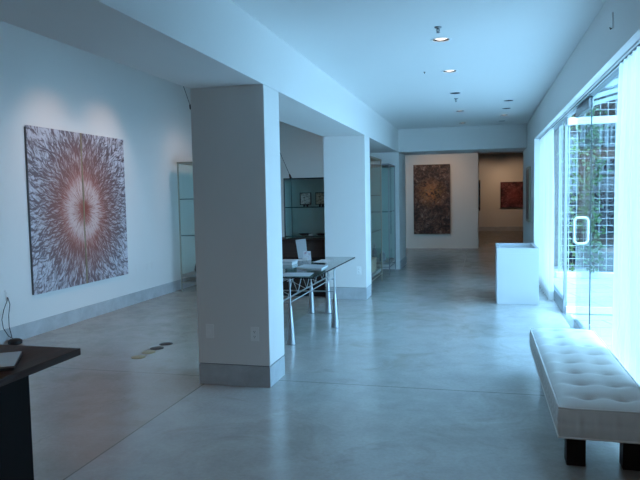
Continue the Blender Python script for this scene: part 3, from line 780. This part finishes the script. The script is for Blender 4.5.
MB().box((-2.25, 10.95, .2457), (-1.88, 11.45, .45), .004).build('body', 'edge_tan', t)
MB().box((-2.255, 10.945, .4505), (-1.875, 11.455, .475), .004).build('lid', 'edge_tan', t)

# sideboard with glass case in the side gallery
t = thing('sideboard', (-3.05, 9.95, 0), 'dark brown sideboard behind the glass table left of the second pillar', 'sideboard')
MB().box((-3.70, 9.73, .06), (-2.41, 10.30, .895), .003).build('body', 'side', t)
MB().box((-3.68, 9.76, .0005), (-2.43, 10.28, .0595)).build('kickboard', 'rubber', t)
MB().box((-3.715, 9.71, .896), (-2.405, 10.31, .925), .003).build('top', 'side', t)
for k in range(3):
    xa = -3.68+.42*k
    o = MB().box((xa, 9.712, .09), (xa+.40, 9.7295, .87), .003).build('door', 'side', t)
    MB().box((xa+.36, 9.700, .45), (xa+.372, 9.7115, .57), .002).build('handle', 'dkplate', o)
t = thing('display_case', (-2.77, 10.0, .926), 'teal glass display case standing on the dark sideboard', 'display case')
cx0, cx1, cy0, cy1, cz0, cz1 = -3.115, -2.412, 9.80, 10.2, .9255, 1.91
for x in (cx0, cx1-.016):
    for y in (cy0, cy1-.016): MB().box((x, y, cz0), (x+.016, y+.016, cz1-.012), .001).build('post', 'dark_metal', t)
MB().box((cx0, cy0, cz1-.0115), (cx1, cy1, cz1), .001).build('top', 'shelf_edge', t)
MB().box((cx0+.017, cy1-.014, cz0+.001), (cx1-.017, cy1-.004, cz1-.012)).build('back_panel', 'teal', t)
MB().box((cx0+.004, cy0+.017, cz0+.001), (cx0+.012, cy1-.017, cz1-.012)).build('end_panel', 'teal', t)
MB().box((cx1-.012, cy0+.017, cz0+.001), (cx1-.004, cy1-.017, cz1-.012)).build('end_panel', 'teal', t)
MB().box((cx0+.017, cy0+.004, cz0+.001), (cx1-.017, cy0+.009, cz1-.012)).build('glass_panel', 'caseglass', t)
for z in (.965, 1.435):
    o = MB().box((cx0+.018, cy0+.011, z), (cx1-.018, cy1-.016, z+.008)).build('shelf', 'caseglass', t)
    MB().box((cx0+.018, cy0+.0095, z-.003), (cx1-.018, cy0+.0108, z+.010)).build('edge', 'shelf_edge', o)
k = NT('pale_print'); M['print'] = k.pbr(k.ramp(k.noise(k.obj(), 26, 4, .7, 1.0), [(.40, (.12, .13, .12)), (.52, (.42, .46, .43)), (.7, (.52, .55, .52))]), .4)
k = NT('golden_print'); M['print2'] = k.pbr(k.ramp(k.noise(k.obj(), 24, 4, .7, 1.0), [(.40, (.10, .10, .08)), (.52, (.40, .37, .26)), (.7, (.50, .50, .44))]), .4)
for x0, pm, lb in ((-2.885, 'print', 'left small black-framed picture on a stand inside the teal case'), (-2.622, 'print2', 'right small black-framed picture on a stand inside the teal case')):
    t = thing('photo_frame', (x0+.095, 9.95, 1.4435), lb, 'picture frame', 'small framed pictures in the teal case')
    b = MB(); z0, z1 = 1.475, 1.675; w = .012
    b.box((x0, 9.94, z0), (x0+.19, 9.958, z0+w)).box((x0, 9.94, z1-w), (x0+.19, 9.958, z1)).box((x0, 9.94, z0+w), (x0+w, 9.958, z1-w)).box((x0+.19-w, 9.94, z0+w), (x0+.19, 9.958, z1-w))
    b.build('frame', 'rubber', t)
    MB().box((x0+w, 9.944, z0+w), (x0+.19-w, 9.957, z1-w)).build('picture', pm, t)
    b = MB()
    for dx in (.06, .11): b.box((x0+dx, 9.925, 1.4437), (x0+dx+.02, 9.99, 1.4745))
    b.build('stand', 'rubber', t)
for x0, x1, lb in ((-2.93, -2.72, 'left flat dark dish at the bottom of the teal case'), (-2.64, -2.44, 'right flat dark dish at the bottom of the teal case')):
    t = thing('dish', ((x0+x1)/2, 9.98, .9735), lb, 'dish', 'dark dishes in the teal case'); r = (x1-x0)/2
    MB().lathe([(r*.5, .0003), (r*.95, .025), (r, .03), (r*.9, .028), (r*.45, .008)], ((x0+x1)/2, 9.985, .9735), 24).build('bowl', 'rubber', t, True)
    MB().lathe([(r*.35, .0082), (r*.3, .02), (r*.1, .03)], ((x0+x1)/2, 9.985, .9735), 16).build('filling', 'dkplate', t, True)
t = thing('label_card', (-2.68, 9.835, .9735), 'tiny pale label card at the bottom of the teal case', 'card')
MB().prism([(-2.715, 9.825, .9737), (-2.645, 9.825, .9737), (-2.645, 9.835, 1.005), (-2.715, 9.835, 1.005)], (0, .003, 0)).build('card', 'card', t)

# inclined lamp arms hanging in the side gallery
def arm(pa, pb, Y, label):
    a, b_ = at(pa[0], pa[1], 'Y', Y), at(pb[0], pb[1], 'Y', Y); d = a-b_
    top = b_+d*((ZL-b_.z)/d.z)
    t = thing('cable_spotlight', top, label, 'spotlight', 'cable spotlights in the side gallery')
    MB().tube([top, b_], .005, 6).build('cable', 'dkplate', t, True)
    MB().lathe([(.03, -.0005), (.034, -.012)], top, 12).build('ceiling_mount', 'dkplate', t, True)
    e = Vector((.35, -.5, -.6)).normalized()
    MB().tube([b_, b_+e*.05, b_+e*.1], .014, 10, r2=.022).build('lamp_head', 'dkplate', t, True)
arm((281, 155), (289.5, 174.5), 10.6, 'thin slanted cable spotlight above the teal case')
arm((183, 85), (190, 105), 10.3, 'thin slanted cable spotlight beside the top of the nearest pillar')

# ------------------------------------------------------------------ outside
struct('courtyard_paving', 'pale paved courtyard outside the glass doors', 'paving', (1.161, -14, -.22), (30, 12.55, -.01), 'pave')
g = struct('courtyard_ground', 'paved ground beyond the trellis', 'paving', (1.161, 12.551, -.22), (30, 14.6, -.012), 'pave')
t = tag(MB().box((1.35, 12.55, -.0115), (6.5, 12.75, .10), .01).build('kerb', 'kerb'), 'white kerb under the wire trellis outside', 'kerb', kind='structure')
tr = thing('trellis', (3.4, 12.66, .10), 'tall galvanised wire grid trellis outside behind the glass door', 'trellis')
b = MB(); X0, X1, Z0, Z1 = 1.45, 5.4, .101, 3.3
n = int((X1-X0)/.132)
for i in range(n+1): b.box((X0+.132*i-.0042, 12.650, Z0), (X0+.132*i+.0042, 12.660, Z1))
for i in range(1, int((Z1-Z0)/.125)+1): b.box((X0, 12.6601, Z0+.125*i-.0042), (X0+.132*n, 12.670, Z0+.125*i+.0042))
b.build('wire_grid', 'wire', tr)
for x in (X0-.03, 3.4, X1+.02): MB().box((x-.018, 12.671, Z0), (x+.018, 12.705, Z1+.05), .003).build('post', 'alu_dark', tr)
def vine(pts, mat, label, dens, sz, seed, zbase):
    rnd = random.Random(seed); t = thing('vine', (pts[0][0], pts[0][1], zbase), label, 'vine', 'climbing vines on the trellis')
    P = [Vector(p) for p in pts]
    MB().tube(P, .009, 6).build('stem', 'bark', t, True)
    b = MB()
    for a, c in zip(P, P[1:]):
        for _ in range(int((c-a).length*dens)):
            p = a.lerp(c, rnd.random())+Vector((rnd.gauss(0, sz*1.1), rnd.uniform(-.10, .0), rnd.gauss(0, .06)))
            b.leaf(p, Vector((rnd.uniform(-1, 1), rnd.uniform(-.8, .1), rnd.uniform(-.9, .5))), Vector((rnd.uniform(-.4, .4), -1, rnd.uniform(0, .8))), rnd.uniform(.7, 1.2)*sz, rnd.uniform(.5, .8)*sz)
    b.build('foliage', mat, t, fix=False); return t
def P(px, py): q = at(px, py, 'Y', 12.60); return (q.x, q.y, q.z)
q = P(594, 240)
vine([(q[0], 12.60, .101), P(594, 240), P(593, 215), P(591, 195), P(595, 170), P(592, 150), P(594, 125), P(590, 105)], 'leaf', 'leafy green vine climbing the trellis right of the door handle', 120, .085, 2, .101)
def PB(px, py): q = at(px, py, 'Y', 12.86); return (q.x, q.y, q.z)
q = PB(573, 200)
vine([(q[0], 12.86, -.011), PB(573, 200), PB(572, 165), PB(574, 150), PB(572, 132), PB(574, 112)], 'leaf2', 'pale green climbing plant just behind the left end of the trellis', 60, .10, 4, -.011)
vine([(3.2, 12.60, .101), (3.15, 12.6, 1.2), (3.3, 12.6, 2.2), (3.2, 12.6, 3.2)], 'leaf', 'green vine on the right part of the trellis behind the curtain', 110, .09, 9, .101)
# building behind the trellis
FY = 14.6
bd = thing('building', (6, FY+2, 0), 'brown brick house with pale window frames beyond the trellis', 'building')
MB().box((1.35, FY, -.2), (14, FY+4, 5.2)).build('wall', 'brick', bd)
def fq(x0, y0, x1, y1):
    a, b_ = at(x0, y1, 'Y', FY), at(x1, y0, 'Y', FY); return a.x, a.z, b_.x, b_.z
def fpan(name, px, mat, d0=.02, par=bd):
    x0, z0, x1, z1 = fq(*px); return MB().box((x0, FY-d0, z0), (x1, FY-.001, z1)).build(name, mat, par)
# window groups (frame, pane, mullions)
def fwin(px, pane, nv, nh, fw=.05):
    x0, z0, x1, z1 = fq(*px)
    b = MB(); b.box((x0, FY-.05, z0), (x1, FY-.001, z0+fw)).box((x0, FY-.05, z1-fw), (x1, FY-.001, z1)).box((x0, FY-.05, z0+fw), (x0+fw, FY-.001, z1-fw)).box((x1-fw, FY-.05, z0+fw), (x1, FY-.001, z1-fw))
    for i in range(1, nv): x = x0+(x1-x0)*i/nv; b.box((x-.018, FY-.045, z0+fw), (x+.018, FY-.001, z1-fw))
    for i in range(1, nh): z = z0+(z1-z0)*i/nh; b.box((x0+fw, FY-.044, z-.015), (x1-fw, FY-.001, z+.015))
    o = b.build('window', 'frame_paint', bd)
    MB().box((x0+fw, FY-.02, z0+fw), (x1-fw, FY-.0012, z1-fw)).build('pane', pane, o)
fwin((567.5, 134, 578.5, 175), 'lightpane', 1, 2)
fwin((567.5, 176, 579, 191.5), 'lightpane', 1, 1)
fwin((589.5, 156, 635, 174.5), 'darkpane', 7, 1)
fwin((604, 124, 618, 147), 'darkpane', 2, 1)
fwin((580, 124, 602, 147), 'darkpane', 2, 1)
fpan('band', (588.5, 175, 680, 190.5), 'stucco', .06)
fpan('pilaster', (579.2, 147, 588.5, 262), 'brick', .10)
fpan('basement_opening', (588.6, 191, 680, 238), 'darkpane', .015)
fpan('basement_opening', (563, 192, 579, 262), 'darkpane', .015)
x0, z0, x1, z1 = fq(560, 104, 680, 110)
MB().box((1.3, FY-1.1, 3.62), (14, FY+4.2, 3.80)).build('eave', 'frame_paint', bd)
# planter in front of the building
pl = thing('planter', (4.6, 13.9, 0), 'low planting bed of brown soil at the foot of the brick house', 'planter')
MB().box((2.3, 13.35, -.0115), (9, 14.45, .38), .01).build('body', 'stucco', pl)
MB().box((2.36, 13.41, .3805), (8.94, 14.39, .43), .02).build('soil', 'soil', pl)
# glass canopy over the courtyard
cp = thing('glass_canopy', (3.2, 10.5, 2.9), 'sloping glass canopy roof over the courtyard entrance', 'canopy')
sl = lambda x: 2.95+(x-1.30)*.26
for y in (7.2, 8.4, 9.6, 10.8, 12.0):
    MB().prism([(1.305, y, sl(1.305)), (4.8, y, sl(4.8)), (4.8, y, sl(4.8)+.07), (1.305, y, sl(1.305)+.07)], (0, .05, 0)).build('rafter', 'alu_dark', cp)
for x in (1.36, 3.0, 4.74): MB().box((x-.03, 7.1, sl(x)-.085), (x+.03, 12.2, sl(x)-.012), .003).build('purlin', 'alu_dark', cp)
MB().prism([(1.31, 7.1, sl(1.31)+.085), (4.85, 7.1, sl(4.85)+.085), (4.85, 7.1, sl(4.85)+.095), (1.31, 7.1, sl(1.31)+.095)], (0, 5.1, 0)).build('glass_roof', 'roofglass', cp)
for y in (7.2, 12.05): MB().box((4.71, y-.03, -.0095), (4.77, y+.03, sl(4.74)-.087), .003).build('post', 'white_metal', cp)
# trees behind and above
def tree(x, y, h, r, label, seed, mat='leaf3'):
    rnd = random.Random(seed); t = thing('tree', (x, y, -.2), label, 'tree', 'trees behind the brick house')
    MB().tube([(x, y, -.2), (x+.1, y, h*.4), (x, y+.1, h*.75)], .22, 10, r2=.08).build('trunk', 'bark', t, True)
    b = MB()
    for _ in range(2600):
        d = Vector((rnd.gauss(0, 1), rnd.gauss(0, 1), rnd.gauss(0, 1))).normalized()
        p = Vector((x, y, h*.75))+Vector((d.x*r, d.y*r, d.z*r*.85))*(rnd.random()**.35)*(.8+.2*math.sin(5*d.x+4*d.z+seed))
        b.leaf(p, Vector((rnd.uniform(-1, 1), rnd.uniform(-1, 1), rnd.uniform(-.8, .4))), Vector((rnd.uniform(-.6, .6), -.6, rnd.uniform(.2, 1))), .38, .24)
    b.build('crown', mat, t, fix=False)
tree(4.2, 23.5, 9.5, 3.4, 'tall leafy tree rising behind the brick house', 1)
tree(12.8, 24.5, 10.5, 4.0, 'wide leafy tree farther right behind the brick house', 2)

# ------------------------------------------------------------------ light
W = bpy.data.worlds.new('sky'); S.world = W; W.use_nodes = True; nt = W.node_tree; nt.nodes.clear()
wo = nt.nodes.new('ShaderNodeOutputWorld'); bg = nt.nodes.new('ShaderNodeBackground'); nt.links.new(bg.outputs[0], wo.inputs[0])
tc = nt.nodes.new('ShaderNodeTexCoord'); sx = nt.nodes.new('ShaderNodeSeparateXYZ'); nt.links.new(tc.outputs['Generated'], sx.inputs[0])
rp = nt.nodes.new('ShaderNodeValToRGB'); e = rp.color_ramp.elements
e[0].position = .0; e[0].color = (.35, .68, 1, 1); e[1].position = .7; e[1].color = (.30, .63, 1, 1)
nt.links.new(sx.outputs[2], rp.inputs[0]); nt.links.new(rp.outputs[0], bg.inputs[0]); bg.inputs[1].default_value = 8.2

sl_ = bpy.data.lights.new('sun', 'SUN'); sl_.energy = 17.5; sl_.color = (.37, .68, 1); sl_.angle = math.radians(14)
so = bpy.data.objects.new('sun', sl_); COL.objects.link(so); so.location = (8, 4, 20)
so.rotation_euler = Vector((-.09, .10, -.97)).to_track_quat('-Z', 'Y').to_euler()
def spot(name, loc, tgt, energy, angle, blend, color, size=.05):
    l = bpy.data.lights.new(name, 'SPOT'); l.energy = energy; l.spot_size = math.radians(angle); l.spot_blend = blend
    l.color = color; l.shadow_soft_size = size
    o = bpy.data.objects.new(name, l); COL.objects.link(o); o.location = loc
    o.rotation_euler = (Vector(tgt)-Vector(loc)).to_track_quat('-Z', 'Y').to_euler(); return o
WM = (1, .70, .56)
spot('spot_lamp', (-3.9, 6.75, 3.65), (XW, 6.85, 1.9), 52, 60, 1.0, WM)
spot('spot_lamp', (-3.9, 8.05, 3.65), (XW, 7.95, 1.9), 52, 60, 1.0, WM)
spot('spot_lamp', (-3.4, 11.4, 3.65), (-3.4, 13.6, 1.8), 8, 70, .8, WM)
spot('spot_lamp', (-3.9, 9.9, 3.65), (-5.2, 10.4, 1.5), 22, 60, .8, WM)
FW = (1, .67, .44)
spot('spot_lamp', (-1.4, 17.2, 3.25), (-1.4, 19.1, 1.7), 46, 75, .8, FW)
spot('spot_lamp', (-.4, 17.2, 3.25), (-.3, 19.1, 1.9), 24, 75, .8, FW)
spot('spot_lamp', (1.3, 26.2, 3.25), (1.3, 28.2, 1.7), 46, 75, .8, FW)
spot('spot_lamp', (.2, 26.2, 3.25), (.2, 28.2, 1.7), 40, 75, .8, FW)
for x, y in ((-3.6, .2), (-3.6, 2.6), (-3.6, 5.2), (-3.6, 7.6), (-3.6, 10.2)):      # gallery lamps of the side room
    spot('spot_lamp', (x, y, 3.7), (x-.8, y, 0), 26, 130, .9, (1, .70, .54), .12)
for x, y in ((-.36, -.6), (-.36, 1.0), (-.36, 2.6)):                                    # unseen fill lamps, added to brighten the pillar fronts and near floor
    spot('downlight_and_fill_lamp', (x, y, ZC-.02), (x, y+.6, 0), 11, 140, .8, (1, .88, .84), .06)
for x, y, k in LL+LR:
    if k != 'off': spot('downlight_and_fill_lamp', (x, y, ZC+.06), (x, y, 0), 4, 70, .8, (1, .72, .5), .03)

S.view_settings.view_transform = 'Standard'; S.view_settings.look = 'None'
S.view_settings.exposure = 0.0; S.view_settings.gamma = 1.0; S.view_settings.use_curve_mapping = False
c = S.cycles
c.max_bounces = 14; c.diffuse_bounces = 7; c.glossy_bounces = 5; c.transparent_max_bounces = 24; c.transmission_bounces = 8
c.sample_clamp_indirect = 6.0
c.use_denoising = True
